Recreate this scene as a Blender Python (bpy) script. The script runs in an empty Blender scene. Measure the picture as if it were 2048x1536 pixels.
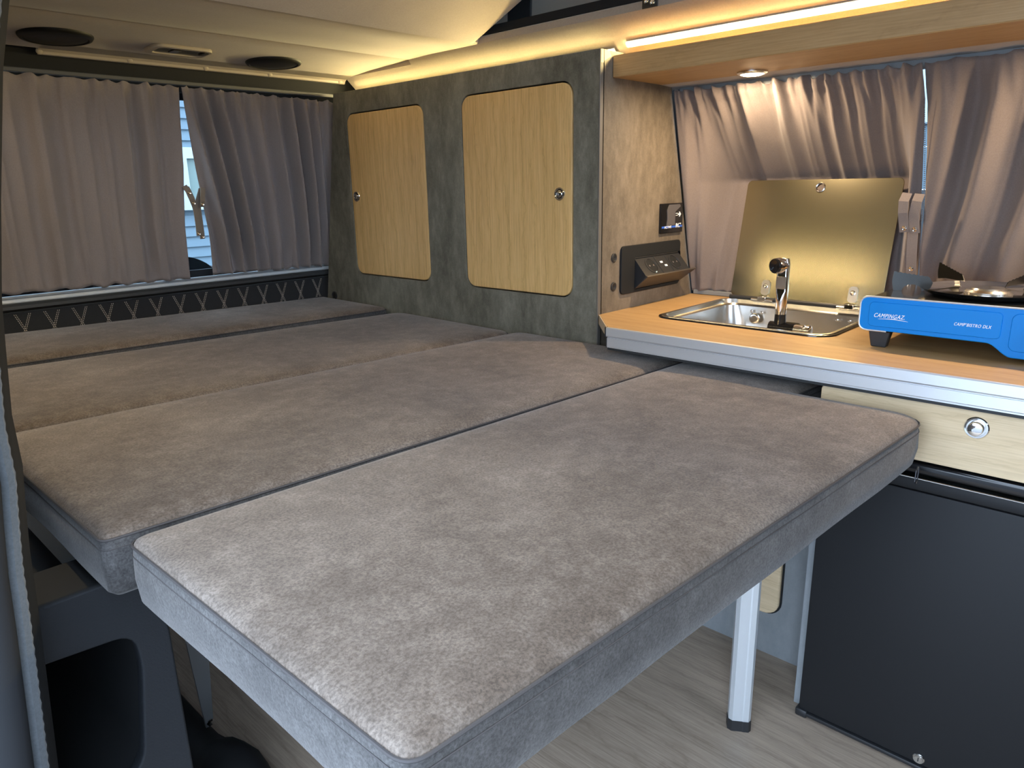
import bpy, bmesh, math, random
from mathutils import Vector, Matrix, noise
random.seed(7)
S = bpy.context.scene
COL = S.collection
V = Vector
pi = math.pi

# ------------------------------------------------------------------ camera, world, exposure
ROWS = ((0.68696, -0.726421, -0.019963), (-0.205728, -0.168059, -0.964071), (0.696966, 0.666385, -0.264895))
cam_d = bpy.data.cameras.new('camera'); cam = bpy.data.objects.new('camera', cam_d); COL.objects.link(cam)
rgt, dwn, fwd = [V(r).normalized() for r in ROWS]
cam.matrix_world = Matrix(((rgt.x, -dwn.x, -fwd.x, 0), (rgt.y, -dwn.y, -fwd.y, 0), (rgt.z, -dwn.z, -fwd.z, 1.085), (0, 0, 0, 1)))
cam_d.sensor_width = 36; cam_d.lens = 1443 / 2048 * 36; cam_d.clip_start = 0.01
S.camera = cam
S.view_settings.view_transform = 'Standard'; S.view_settings.look = 'None'
S.view_settings.gamma = 1; S.view_settings.use_curve_mapping = False
S.view_settings.exposure = 1.3
W = bpy.data.worlds.new('sky'); S.world = W; W.use_nodes = True
bg = W.node_tree.nodes['Background']; bg.inputs[0].default_value = (0.64, 0.79, 1.0, 1); bg.inputs[1].default_value = 3.4
LED_STRENGTH = 75.0; LED2_STRENGTH = 36.0; SPOT_W = 1.9

# ------------------------------------------------------------------ materials
MATS = {}
class N:
    def __init__(s, name):
        s.m = bpy.data.materials.new(name); s.m.use_nodes = True; s.t = s.m.node_tree
        s.b = s.t.nodes['Principled BSDF']; MATS[name] = s.m
    def n(s, typ, **kw):
        x = s.t.nodes.new('ShaderNode' + typ)
        for k, v in kw.items():
            if k in x.inputs: x.inputs[k].default_value = v
            else: setattr(x, k, v)
        return x
    def l(s, a, b): s.t.links.new(a, b)
    def co(s, scale=(1, 1, 1), rot=(0, 0, 0)):
        c = s.n('TexCoord'); m = s.n('Mapping'); m.inputs['Scale'].default_value = scale; m.inputs['Rotation'].default_value = rot
        s.l(c.outputs['Object'], m.inputs['Vector']); return m.outputs[0]
    def noise(s, vec, scale, detail=4, rough=.55, dist=0):
        x = s.n('TexNoise'); x.inputs['Scale'].default_value = scale; x.inputs['Detail'].default_value = detail
        x.inputs['Roughness'].default_value = rough; x.inputs['Distortion'].default_value = dist
        s.l(vec, x.inputs['Vector']); return x.outputs['Fac']
    def ramp(s, fac, stops):
        r = s.n('ValToRGB'); e = r.color_ramp.elements
        while len(e) < len(stops): e.new(.5)
        for k, (p, c) in zip(e, stops): k.position = p; k.color = (*c, 1)
        s.l(fac, r.inputs[0]); return r.outputs[0]
    def mix(s, a, b, fac, mode='MIX'):
        x = s.n('Mix'); x.data_type = 'RGBA'; x.blend_type = mode
        if isinstance(fac, (int, float)): x.inputs[0].default_value = fac
        else: s.l(fac, x.inputs[0])
        for i, q in ((6, a), (7, b)):
            if isinstance(q, tuple): x.inputs[i].default_value = (*q, 1)
            else: s.l(q, x.inputs[i])
        return x.outputs[2]
    def bump(s, h, strength, dist=.001):
        x = s.n('Bump'); x.inputs['Strength'].default_value = strength; x.inputs['Distance'].default_value = dist
        s.l(h, x.inputs['Height']); s.l(x.outputs[0], s.b.inputs['Normal'])
    def set(s, **kw):
        for k, v in kw.items():
            k = k.replace('_', ' ')
            s.b.inputs[k].default_value = (*v, 1) if isinstance(v, tuple) and len(v) == 3 else v
        return s
    def col(s, sock): s.l(sock, s.b.inputs['Base Color'])

def plain(name, c, rough=.5, metal=0, **kw):
    k = N(name); k.set(Base_Color=c, Roughness=rough, Metallic=metal, **kw); return k.m

def wood(name, pale, mid, dark, axis, fine=1.0):
    k = N(name)
    sc = {'x': (1.1, 16, 16), 'y': (16, 1.1, 16), 'z': (16, 16, 1.1)}[axis]
    sf = {'x': (5, 160, 160), 'y': (160, 5, 160), 'z': (160, 160, 5)}[axis]
    v = k.co(sc); f = k.co(sf)
    c = k.n('TexCoord'); mp = k.n('Mapping', vector_type='POINT')
    mp.inputs['Location'].default_value = {'z': (.085, .215, 0), 'y': (.03, 0, .02), 'x': (0, .1, .02)}[axis]
    mp.inputs['Rotation'].default_value = {'z': (.02, .055, 0), 'y': (.03, 0, .05), 'x': (0, .05, .03)}[axis]
    k.l(c.outputs['Object'], mp.inputs['Vector'])
    wv = k.n('TexWave', wave_type='RINGS', rings_direction=axis.upper(), wave_profile='SAW')
    for q, val in (('Scale', 9 * fine), ('Distortion', 5.5), ('Detail', 4), ('Detail Scale', 1.1), ('Detail Roughness', .62)): wv.inputs[q].default_value = val
    k.l(mp.outputs[0], wv.inputs['Vector'])
    ring = k.ramp(wv.outputs['Fac'], [(0.0, mid), (.5, pale), (.86, mid), (.95, dark), (1, mid)])
    n2 = k.noise(f, 2.2, 4, .65)
    lines = k.ramp(n2, [(.34, dark), (.50, mid), (.64, pale)])
    c = k.mix(ring, lines, .62)
    n3 = k.noise(k.co(tuple(.22 * q for q in sc)), 2.2, 2)
    k.col(k.mix(c, k.ramp(n3, [(.3, tuple(.72 * q for q in mid)), (.7, pale)]), .35))
    k.set(Roughness=.48); k.bump(n2, .12, .0006); return k.m

def suede(name, a, b, c):
    k = N(name); v = k.co()
    n1 = k.noise(k.co((1.0, 1.4, 1)), 2.4, 4, .55, .6); n2 = k.noise(v, 26, 5, .78); n3 = k.noise(v, 330, 3, .7)
    base = k.ramp(n1, [(.3, a), (.5, b), (.68, c)])
    base = k.mix(base, k.ramp(n2, [(.34, tuple(.8 * q for q in a)), (.5, b), (.66, tuple(1.2 * q for q in c))]), .36)
    k.col(k.mix(base, k.ramp(n3, [(.36, (.30, .29, .28)), (.62, (1, 1, 1))]), .62, 'MULTIPLY'))
    k.set(Roughness=.95, Sheen_Weight=.22, Sheen_Roughness=.4, Sheen_Tint=(.85, .82, .8), Specular_IOR_Level=.15)
    k.bump(n3, .5, .0009); return k.m

def cloth(name, c, c2, bump=.25, sc=420):
    k = N(name); v = k.co(); n1 = k.noise(v, sc, 3, .7); n2 = k.noise(k.co((3, 3, 1)), 3, 3)
    k.col(k.mix(k.ramp(n1, [(.3, c), (.7, c2)]), k.ramp(n2, [(.3, c), (.7, c2)]), .4))
    k.set(Roughness=.9, Sheen_Weight=.25, Sheen_Roughness=.5, Specular_IOR_Level=.15); k.bump(n1, bump, .0005); return k.m

def slate(name, a, b, c, streak='z'):
    k = N(name); v = k.co({'z': (1, 1, .45), 'x': (.5, 1, 1)}[streak])
    n1 = k.noise(v, 7, 6, .62, .5); n2 = k.noise(v, 48, 5, .7); n3 = k.noise(k.co(), 300, 2)
    c1 = k.ramp(n1, [(.34, a), (.5, b), (.64, c)])
    c2 = k.ramp(n2, [(.36, a), (.52, b), (.64, c)])
    k.col(k.mix(k.mix(c1, c2, .42), k.ramp(n3, [(.3, a), (.7, c)]), .15))
    k.set(Roughness=.6, Specular_IOR_Level=.35); k.bump(n2, .08, .0006); return k.m

oak_z = wood('oak_vertical', (.88, .60, .27), (.73, .465, .175), (.43, .245, .075), 'z')
oak_y = wood('oak_lengthwise', (.52, .335, .155), (.43, .26, .105), (.31, .175, .065), 'y')
oak_pale = wood('oak_pale_drawer', (.86, .68, .45), (.76, .58, .35), (.58, .425, .24), 'y')
oak_floor = wood('vinyl_oak', (.52, .415, .32), (.38, .295, .222), (.20, .15, .11), 'y', .8)
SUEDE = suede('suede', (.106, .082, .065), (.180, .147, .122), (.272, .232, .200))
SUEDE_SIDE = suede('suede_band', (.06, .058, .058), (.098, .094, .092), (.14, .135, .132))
seam_m = plain('seam_thread', (.055, .05, .05), .9)
CURT = cloth('curtain_cloth', (.155, .128, .120), (.215, .18, .168))
CURT2 = cloth('curtain_rear_cloth', (.22, .187, .18), (.285, .245, .235))
FELT = cloth('headliner_felt', (.33, .275, .225), (.41, .345, .285), .35, 260)
TENT = cloth('tent_cloth', (.30, .28, .25), (.37, .345, .31))
SLATE = slate('slate_laminate', (.088, .083, .062), (.182, .174, .136), (.285, .275, .22))
SLATE_END = slate('slate_laminate_end', (.085, .069, .050), (.155, .128, .095), (.23, .192, .148))
GREYP = slate('grey_panel', (.20, .215, .225), (.24, .255, .265), (.28, .295, .305))
CHROME = plain('chrome', (.80, .79, .77), .09, 1)
HINGE = plain('hinge_steel', (.56, .53, .46), .34, .85)
STEEL = plain('brushed_steel', (.66, .65, .62), .24, 1)
ALU = plain('anodised_aluminium', (.74, .77, .80), .42, .75)
ALU_L = plain('leg_aluminium', (.70, .74, .77), .45, .6)
BLK = plain('black_plastic', (.018, .019, .021), .45)
BLKM = plain('black_matt_plastic', (.010, .011, .012), .7, 0, Specular_IOR_Level=.3)
SPKR = plain('speaker_black', (.006, .006, .006), .5, 0, Specular_IOR_Level=.3)
RUB = plain('black_rubber', (.020, .021, .023), .8, 0, Specular_IOR_Level=.15)
FRIDGE = plain('fridge_door_grey', (.013, .0135, .015), .55, 0, Specular_IOR_Level=.3)
GLASSWARM = plain('black_glass_warm_sheen', (.44, .395, .27), .20, 1)  # black glass; yellow metal base stands in for its warm reflection
GLOSSBLK = plain('gloss_black', (.010, .010, .011), .12)
BLUE = plain('blue_enamel', (.0, .215, .66), .42, 0, Specular_IOR_Level=.25)
HWHITE = plain('house_white_paint', (.33, .38, .40), .5)
WHITE = plain('white_print', (.85, .88, .9), .5)
WHITEP = plain('white_body_paint', (.66, .69, .70), .3)
PLASTB = plain('beige_plastic', (.36, .31, .25), .5)
THREAD = plain('beige_thread', (.55, .48, .42), .8)
DARKTRIM = plain('anthracite_trim', (.022, .024, .026), .62)
WOODRAW_LIT = plain('raw_chipboard_lit', (.44, .36, .26), .8)  # bare edge colour, also paints the LED-lit panel corner
EDGE = plain('edge_band', (.12, .11, .095), .5)
PALEEDGE = plain('worktop_edge', (.55, .46, .34), .5)
BRACKET = plain('grey_metal_bracket', (.16, .17, .18), .5, .3)
GALV = plain('grey_rail', (.27, .29, .30), .55, .3)
HOUSE = plain('siding_paint', (.085, .125, .15), .6)
SKYGL = plain('house_window_glass', (.16, .20, .18), .2, 0, Specular_IOR_Level=.5)
ASPH = plain('asphalt', (.14, .14, .145), .9)
LEAF = plain('hedge_leaf', (.03, .06, .02), .8)
BLUEP = plain('blue_print', (.03, .12, .55), .5)
GREYPR = plain('grey_print', (.09, .085, .09), .4)
RIBT = cloth('ribbed_trim_cloth', (.05, .056, .06), (.085, .092, .098), .5, 300)
PLAST_TEX = N('textured_plastic'); PLAST_TEX.set(Base_Color=(.013, .015, .018), Roughness=.65, Specular_IOR_Level=.3)
PLAST_TEX.bump(PLAST_TEX.noise(PLAST_TEX.co(), 420, 2), .6, .0008); PLAST_TEX = PLAST_TEX.m
def emit(name, c, s):
    k = N(name); k.set(Base_Color=(0, 0, 0), Emission_Color=c, Emission_Strength=s); return k.m
LED = emit('led_strip', (1.0, .80, .37), LED_STRENGTH)
LAMPGLOW = emit('downlight_glow', (1.0, .74, .42), 14)
_g = N('window_glass'); _g.set(Base_Color=(.75, .85, .9), Roughness=.02, Transmission_Weight=1.0, IOR=1.02); GLASS = _g.m
_t = N('tent_translucent'); _t.set(Base_Color=(.34, .32, .29), Roughness=.9); _tr = _t.n('BsdfTranslucent'); _tr.inputs[0].default_value = (.4, .38, .34, 1)
_mx = _t.n('MixShader'); _mx.inputs[0].default_value = .35; _t.l(_t.b.outputs[0], _mx.inputs[1]); _t.l(_tr.outputs[0], _mx.inputs[2])
_t.l(_mx.outputs[0], _t.t.nodes['Material Output'].inputs[0]); TENTT = _t.m

# ------------------------------------------------------------------ helpers
def BM(): return bmesh.new()
def thing(name, loc, label=None, cat=None, group=None, kind=None):
    o = bpy.data.objects.new(name, None); COL.objects.link(o); o.location = loc; o.empty_display_size = .02
    o['root'] = list(loc); tag(o, label, cat, group, kind); return o
def tag(o, label=None, cat=None, group=None, kind=None):
    for k, v in (('label', label), ('category', cat), ('group', group), ('kind', kind)):
        if v: o[k] = v
    return o
def obj(name, bm, mat, parent=None, smooth=False, loc=None, angle=40, label=None):
    """link a bmesh given in world coordinates as one mesh object"""
    if parent is not None: root = V(parent['root'])
    elif loc is not None: root = V(loc)
    else:
        c = [v.co for v in bm.verts]
        root = V((sum(q.x for q in c) / len(c), sum(q.y for q in c) / len(c), min(q.z for q in c)))
    bmesh.ops.recalc_face_normals(bm, faces=bm.faces)
    bmesh.ops.translate(bm, verts=bm.verts, vec=-root)
    me = bpy.data.meshes.new(name); bm.to_mesh(me); bm.free()
    me.materials.append(mat)
    if smooth:
        for p in me.polygons: p.use_smooth = True
        try: me.set_sharp_from_angle(angle=math.radians(angle))
        except Exception: pass
    o = bpy.data.objects.new(name, me); COL.objects.link(o)
    o['root'] = list(root)
    if parent is not None: o.parent = parent
    else: o.location = root
    if label: o['label'] = label
    return o
def struct(name, bm, mat, **kw):
    o = obj(name, bm, mat, **kw); o['kind'] = 'structure'; return o
def box(bm, a, b, bev=0, seg=1):
    a, b = V(a), V(b)
    r = bmesh.ops.create_cube(bm, size=1)
    for v in r['verts']: v.co = V((a.x + (v.co.x + .5) * (b.x - a.x), a.y + (v.co.y + .5) * (b.y - a.y), a.z + (v.co.z + .5) * (b.z - a.z)))
    if bev:
        es = list({e for v in r['verts'] for e in v.link_edges})
        bmesh.ops.bevel(bm, geom=es, offset=bev, segments=seg, affect='EDGES', profile=.5)
    return bm
def hexa(bm, lo, hi):
    """prism between two same-length loops of points"""
    A = [bm.verts.new(p) for p in lo]; B = [bm.verts.new(p) for p in hi]; n = len(A)
    bm.faces.new(A[::-1]); bm.faces.new(B)
    for i in range(n): bm.faces.new((A[i], A[(i + 1) % n], B[(i + 1) % n], B[i]))
    return bm
def prism(bm, pts2, axis, a, b):
    f = {'x': lambda p, q: (q, p[0], p[1]), 'y': lambda p, q: (p[0], q, p[1]), 'z': lambda p, q: (p[0], p[1], q)}[axis]
    return hexa(bm, [f(p, a) for p in pts2], [f(p, b) for p in pts2])
def loft(bm, loops, cap0=False, cap1=False, closed=True):
    L = [[bm.verts.new(p) for p in l] for l in loops]; n = len(L[0])
    for A, B in zip(L, L[1:]):
        for i in range(n if closed else n - 1): bm.faces.new((A[i], A[(i + 1) % n], B[(i + 1) % n], B[i]))
    if cap0: bm.faces.new(L[0][::-1])
    if cap1: bm.faces.new(L[-1])
    return bm
def frame_of(d):
    d = V(d).normalized(); u = d.cross(V((0, 0, 1)))
    if u.length < .05: u = d.cross(V((0, 1, 0)))
    u.normalize(); return d, u, d.cross(u).normalized()
def ring(c, d, r, n=24, ry=None):
    d, u, w = frame_of(d); c = V(c); ry = ry or r
    return [c + u * r * math.cos(2 * pi * i / n) + w * ry * math.sin(2 * pi * i / n) for i in range(n)]
def lathe(bm, c, d, prof, n=24, cap0=True, cap1=True):
    """prof: (radius, distance along d)"""
    dd = V(d).normalized()
    return loft(bm, [ring(V(c) + dd * h, d, max(r, 1e-5), n) for r, h in prof], cap0, cap1)
def tube(bm, path, r, n=8, closed=False, cap=True, flat=None):
    P = [V(p) for p in path]; m = len(P); loops = []; up = None
    for i in range(m):
        t = (P[(i + 1) % m] - P[i - 1]) if closed else (P[min(i + 1, m - 1)] - P[max(i - 1, 0)])
        t.normalize()
        if up is None:
            _, up, _ = frame_of(t)
        up = (up - t * up.dot(t)).normalized(); w = t.cross(up)
        rr = r[i] if isinstance(r, (list, tuple)) else r
        loops.append([P[i] + up * rr * math.cos(2 * pi * k / n) + w * rr * (flat or 1) * math.sin(2 * pi * k / n) for k in range(n)])
    if closed: loops.append(loops[0])
    if closed:
        L = [[bm.verts.new(p) for p in l] for l in loops[:-1]]; L.append(L[0])
        for A, B in zip(L, L[1:]):
            for i in range(n): bm.faces.new((A[i], A[(i + 1) % n], B[(i + 1) % n], B[i]))
        return bm
    return loft(bm, loops, cap, cap)
def torus(bm, c, d, R, r, n=28, k=10):
    return tube(bm, ring(c, d, R, n), r, k, True)
def rrect(cx, cy, w, h, r, n=6):
    out = []
    for sx, sy, a0 in ((1, 1, 0), (-1, 1, 90), (-1, -1, 180), (1, -1, 270)):
        for i in range(n + 1):
            a = math.radians(a0 + 90 * i / n)
            out.append((cx + sx * (w / 2 - r) + r * math.cos(a), cy + sy * (h / 2 - r) + r * math.sin(a)))
    return out
def rpoly(pts, rad, n=5):
    """round the corners of a 2D polygon"""
    out = []; m = len(pts)
    for i in range(m):
        p, a, b = V(pts[i]), V(pts[i - 1]), V(pts[(i + 1) % m])
        r = rad[i] if isinstance(rad, (list, tuple)) else rad
        if r <= 0: out.append(tuple(p)); continue
        da, db = (a - p).normalized(), (b - p).normalized()
        for k in range(n + 1):
            t = k / n; out.append(tuple((p + da * r) * (1 - t) ** 2 + p * 2 * t * (1 - t) + (p + db * r) * t * t))
    return out
def plate(outer, holes, depth, mapf, bev=0):
    """flat plate with holes, from a filled curve; mapf maps (u, v, w) to world"""
    cu = bpy.data.curves.new('t', 'CURVE'); cu.dimensions = '2D'; cu.fill_mode = 'BOTH'; cu.extrude = depth / 2 - bev; cu.bevel_depth = bev; cu.bevel_resolution = 1; cu.offset = -bev
    for L in [outer] + holes:
        s = cu.splines.new('POLY'); s.points.add(len(L) - 1); s.use_cyclic_u = True
        for q, p in zip(s.points, L): q.co = (p[0], p[1], 0, 1)
    o = bpy.data.objects.new('t', cu); COL.objects.link(o)
    me = bpy.data.meshes.new_from_object(o.evaluated_get(bpy.context.evaluated_depsgraph_get()))
    bpy.data.objects.remove(o); bm = BM(); bm.from_mesh(me); bpy.data.meshes.remove(me)
    for v in bm.verts: v.co = V(mapf(v.co.x, v.co.y, v.co.z))
    bmesh.ops.remove_doubles(bm, verts=bm.verts, dist=1e-6)
    return bm
def text_bm(txt, size, mapf, shear=0, depth=.0004, narrow=1.0):
    cu = bpy.data.curves.new('t', 'FONT'); cu.body = txt; cu.size = 1; cu.extrude = .02; cu.space_character = 1.12
    o = bpy.data.objects.new('t', cu); COL.objects.link(o)
    me = bpy.data.meshes.new_from_object(o.evaluated_get(bpy.context.evaluated_depsgraph_get()))
    bpy.data.objects.remove(o); bm = BM(); bm.from_mesh(me); bpy.data.meshes.remove(me)
    for v in bm.verts: v.co = V(((v.co.x * narrow + shear * v.co.y) * size, v.co.y * size, v.co.z / .02 * depth))
    # neighbouring letters touch: stagger them in depth so that no faces coincide
    seen = set(); isl = []
    for v in bm.verts:
        if v in seen: continue
        st_, grp = [v], []; seen.add(v)
        while st_:
            q = st_.pop(); grp.append(q)
            for e in q.link_edges:
                o2 = e.other_vert(q)
                if o2 not in seen: seen.add(o2); st_.append(o2)
        isl.append(grp)
    isl.sort(key=lambda g: min(v.co.x for v in g))
    for i, g in enumerate(isl):
        for v in g: v.co.z += size * .008 * (i % 2)
    r = bmesh.ops.duplicate(bm, geom=list(bm.verts) + list(bm.edges) + list(bm.faces))   # a second, shifted stroke makes the letters bold
    for v in r['geom']:
        if isinstance(v, bmesh.types.BMVert): v.co += V((size * .022, size * .008, size * .004))
    for v in bm.verts: v.co = V(mapf(v.co.x, v.co.y, v.co.z))
    return bm
def ribbon(bm, pts, width_dir, w, t=.0016):
    """flat strap following pts"""
    P = [V(p) for p in pts]; wd = V(width_dir).normalized(); loops = []
    for i, p in enumerate(P):
        d = (P[min(i + 1, len(P) - 1)] - P[max(i - 1, 0)]).normalized(); nn = d.cross(wd).normalized(); ww = nn.cross(d).normalized()
        loops.append([p + ww * w / 2 + nn * t / 2, p - ww * w / 2 + nn * t / 2, p - ww * w / 2 - nn * t / 2, p + ww * w / 2 - nn * t / 2])
    return loft(bm, loops, True, True)
def lerp(a, b, t): return a + (b - a) * t
def interp(tab, x):
    if x <= tab[0][0]: return tab[0][1]
    for (x0, y0), (x1, y1) in zip(tab, tab[1:]):
        if x <= x1: return lerp(y0, y1, (x - x0) / (x1 - x0))
    return tab[-1][1]
def nz(x, y=0, z=0): return noise.noise(V((x, y, z)))

# ================================================================== OUTSIDE
struct('ground', box(BM(), (-14, -10, -.62), (14, 14, -.55)), ASPH)
hw = thing('house', (3.5, 9, -.55), 'blue-grey clapboard house seen through the gap in the rear curtains', 'house')
wx0, wx1, wz0, wz1 = 3.80, 4.9, .93, 1.55
zz = -.55; k = 0
while zz < 4.2:
    z1 = zz + .124
    for xa, xb in (((-2, wx0 - .04), (wx1 + .04, 9)) if (z1 > wz0 and zz < wz1) else ((-2, 9),)):
        bm = BM(); hexa(bm, [(xa, 9, zz), (xb, 9, zz), (xb, 9.05, zz), (xa, 9.05, zz)], [(xa, 9.03, z1), (xb, 9.03, z1), (xb, 9.05, z1), (xa, 9.05, z1)])
        obj('plank', bm, HOUSE, hw)
    zz = z1
obj('backing_wall', box(BM(), (-2, 9.05, -.55), (9, 9.2, 4.2)), HOUSE, hw)
fr = obj('window_frame', plate(rrect((wx0 + wx1) / 2, (wz0 + wz1) / 2, wx1 - wx0 + .1, wz1 - wz0 + .1, .005, 1), [rrect((wx0 + wx1) / 2 + .005, (wz0 + wz1) / 2 - .01, wx1 - wx0 - .10, wz1 - wz0 - .13, .005, 1)], .08, lambda u, v, w: (u, 8.98 + w, v)), HWHITE, hw)
obj('pane', box(BM(), (wx0, 8.99, wz0), (wx1, 9.0, wz1)), SKYGL, fr)
nb = thing('neighbour_wall', (6, 1.5, -.55), 'pale blue wall outside the kitchen window seen between the side curtains', 'wall')
for i in range(7): obj('plank', box(BM(), (6, -3, 1.0 + .3 * i), (6.1 - .02, 6, 1.295 + .3 * i)), HOUSE, nb)
obj('base', box(BM(), (5.98, -3, -.55), (6.1, 6, .995)), DARKTRIM, nb)
obj('white_window', box(BM(), (5.95, 1.3, 1.45), (6.0, 1.9, 1.95), .01), HWHITE, nb)

# ================================================================== SHELL
fl = struct('floor', box(BM(), (.1, -1.65, -.05), (2.0, 2.35, -.006)), BLKM)
x = .12; i = 0
while x < 1.9:
    for ya, yb in ((-1.6, -.95 + .5 * (i % 3) + .2), (-.95 + .5 * (i % 3) + .2, 2.3)):
        obj('plank', box(BM(), (x + .0002, ya + .0002, -.006), (x + .1898, yb - .0002, 0)), oak_floor, fl)
    x += .19; i += 1
# kitchen side wall
bm = BM(); box(bm, (1.91, -1.65, 0), (2.10, 1.02, .775)); box(bm, (1.91, 1.095, 0), (2.10, 2.36, 1.5)); box(bm, (2.0, 1.0, 0), (2.10, 1.095, 1.5)); box(bm, (1.80, -1.65, 1.36), (2.05, 1.02, 1.52))
hexa(bm, [(2.04, -.95, .77), (2.10, -.95, .77), (2.10, -1.65, .77), (2.04, -1.65, .77)], [(1.93, -.95, 1.37), (2.0, -.95, 1.37), (2.0, -1.65, 1.37), (1.93, -1.65, 1.37)])
struct('wall_left', bm, DARKTRIM)
w2 = struct('window_2', plate(rrect(.04, 1.07, 1.9, .60, .05), [rrect(.04, 1.07, 1.82, .52, .04)], .012, lambda u, v, w: (2.045 - .19 * (v - .775) + w, u, v)), RUB)
obj('pane', plate(rrect(.04, 1.07, 1.84, .54, .04), [], .005, lambda u, v, w: (2.047 - .19 * (v - .775) + w, u, v)), GLASS, w2)
# door side and front
bm = BM(); box(bm, (.05, .83, 0), (.088, 2.36, 1.5)); box(bm, (.05, -1.65, 0), (.088, -.30, 1.5)); box(bm, (.12, -1.65, 1.40), (.30, 2.36, 1.52))
struct('wall_right', bm, BLKM)
struct('cab_light_block', box(BM(), (.1, -1.68, -.05), (2.1, -1.62, 1.52)), DARKTRIM)  # unseen, added in place of the dark cab to hold back front light
# ceiling: rear headliner with flange, cross panel, front and side borders
def prof_strip(bm, prof, xa, xb, n=30):
    loops = []
    for i in range(n + 1):
        t = i / n; loops.append([(lerp(xa(p[0]), xb(p[0]), t), p[0], p[1] + p[2] * 0) for p in prof])
    return loft(bm, loops, closed=False)
ce = struct('ceiling', box(BM(), (.12, -1.65, 1.56), (.34, 2.36, 1.60)), FELT)
hl = [(1.812, 1.470), (1.809, 1.4535), (1.815, 1.4500), (1.87, 1.4475), (1.95, 1.445), (2.03, 1.4415), (2.10, 1.437), (2.145, 1.4315), (2.152, 1.426), (2.154, 1.420), (2.160, 1.4185), (2.165, 1.43), (2.165, 1.47)]
bm = BM(); prof_strip(bm, [(y, z, 0) for y, z in hl[:8]], lambda y: .18, lambda y: 1.76); obj('rear_headliner', bm, FELT, ce, True, angle=60)
bm = BM(); prof_strip(bm, [(y, z, 0) for y, z in hl[6:]], lambda y: .60, lambda y: 1.485, 2); obj('headliner_flange', bm, PLASTB, ce)
cp = [(1.502, 1.478), (1.502, 1.456), (1.508, 1.4515), (1.60, 1.4515), (1.70, 1.4515), (1.80, 1.4495), (1.8075, 1.4535), (1.8075, 1.478)]
bm = BM(); prof_strip(bm, [(y, z, 0) for y, z in cp], lambda y: .20, lambda y: 1.472 + (y - 1.502) * .16); obj('cross_panel', bm, FELT, ce, True, angle=50)
bm = BM(); box(bm, (.18, 1.53, 1.475), (1.8, 2.36, 1.56)); obj('roof_skin', bm, WHITEP, ce)
for px_, zc in ((.603, 1.427), (.813, 1.427), (1.018, 1.427), (1.216, 1.427), (1.466, 1.427)):
    bm = BM(); lathe(bm, (px_, 2.153, zc - .001), (0, -1, -.28), [(.0075, -.002), (.0075, .0015), (.005, .003)], 14); obj('rivet', bm, PLASTB, ce, True)
# rear dark trim above the curtains
bm = BM(); prism(bm, [(2.168, 1.45), (2.30, 1.45), (2.30, 1.365), (2.215, 1.362), (2.19, 1.385)], 'x', .19, 1.9); struct('trim_4', bm, BLKM)
# kitchen side roof rail
rp = [(1.478, 1.472), (1.4695, 1.468), (1.468, 1.452), (1.474, 1.4425), (1.49, 1.4255), (1.60, 1.327), (1.78, 1.32), (1.82, 1.5), (1.53, 1.5)]
tr = struct('trim_1', prism(BM(), rp, 'y', -1.6, 1.80), FELT, smooth=True, angle=25)
obj('rail_end', prism(BM(), [(1.479, 1.437), (1.49, 1.4255), (1.60, 1.327), (1.78, 1.32), (1.80, 1.46), (1.479, 1.46)], 'y', 1.80, 2.14), FELT, tr)
bm = BM(); box(bm, (1.474, -1.6, 1.472), (1.53, 1.80, 1.4915)); obj('seal', bm, RUB, tr)
bo = obj('bolt_plate', box(BM(), (1.4665, .945, 1.452), (1.469, .985, 1.476), .0008), BLK, tr)
for dy in (0, .015):
    bm = BM(); lathe(bm, (1.4655, .957 + dy, 1.461 + dy * .3), (-1, 0, -.1), [(.0065, 0), (.006, .002), (.003, .0025), (.002, .001)], 12); obj('screw', bm, CHROME, bo, True)
# pop-top: tent side walls, roof shell, raised bed panel
tw = struct('wall_tent', hexa(BM(), [(1.53, -1.6, 1.4915), (1.535, -1.6, 1.4915), (1.535, 1.78, 1.4915), (1.53, 1.78, 1.4915)], [(1.60, -1.6, 2.45), (1.605, -1.6, 2.45), (1.605, 1.78, 1.60), (1.60, 1.78, 1.60)]), TENTT)
for ya, yb in ((1.365, 1.445), (.4, .48)):
    bm = BM(); hexa(bm, [(1.522, ya, 1.4915), (1.529, ya, 1.4915), (1.529, yb, 1.4915), (1.522, yb, 1.4915)], [(1.535, ya, 1.70), (1.541, ya, 1.70), (1.541, yb, 1.70), (1.535, yb, 1.70)]); obj('tent_strap', bm, DARKTRIM, tw)
struct('wall_tent_door_side', hexa(BM(), [(.30, -1.6, 1.4915), (.305, -1.6, 1.4915), (.305, 1.78, 1.4915), (.30, 1.78, 1.4915)], [(.27, -1.6, 2.45), (.275, -1.6, 2.45), (.275, 1.78, 1.60), (.27, 1.78, 1.60)]), TENTT)
struct('roof_shell', hexa(BM(), [(.2, -1.65, 2.46), (1.65, -1.65, 2.46), (1.65, 1.9, 1.585), (.2, 1.9, 1.585)], [(.2, -1.65, 2.50), (1.65, -1.65, 2.50), (1.65, 1.9, 1.63), (.2, 1.9, 1.63)]), WHITEP)
a = math.radians(22.6)
bm = BM(); prism(bm, rpoly([(.32, 0), (1.468, 0), (1.468, .055), (.32, .055)], [.03, .035, .01, .01], 6), 'y', -1.85, 0)
for v in bm.verts: v.co = V((v.co.x, 1.5045 + v.co.y * math.cos(a), 1.4488 - v.co.y * math.sin(a) + v.co.z))
o = obj('roof_bed_panel', bm, FELT, None, True, angle=60); tag(o, 'beige felt-covered underside of the raised roof bed, tilting up to the front', 'roof bed')

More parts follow.
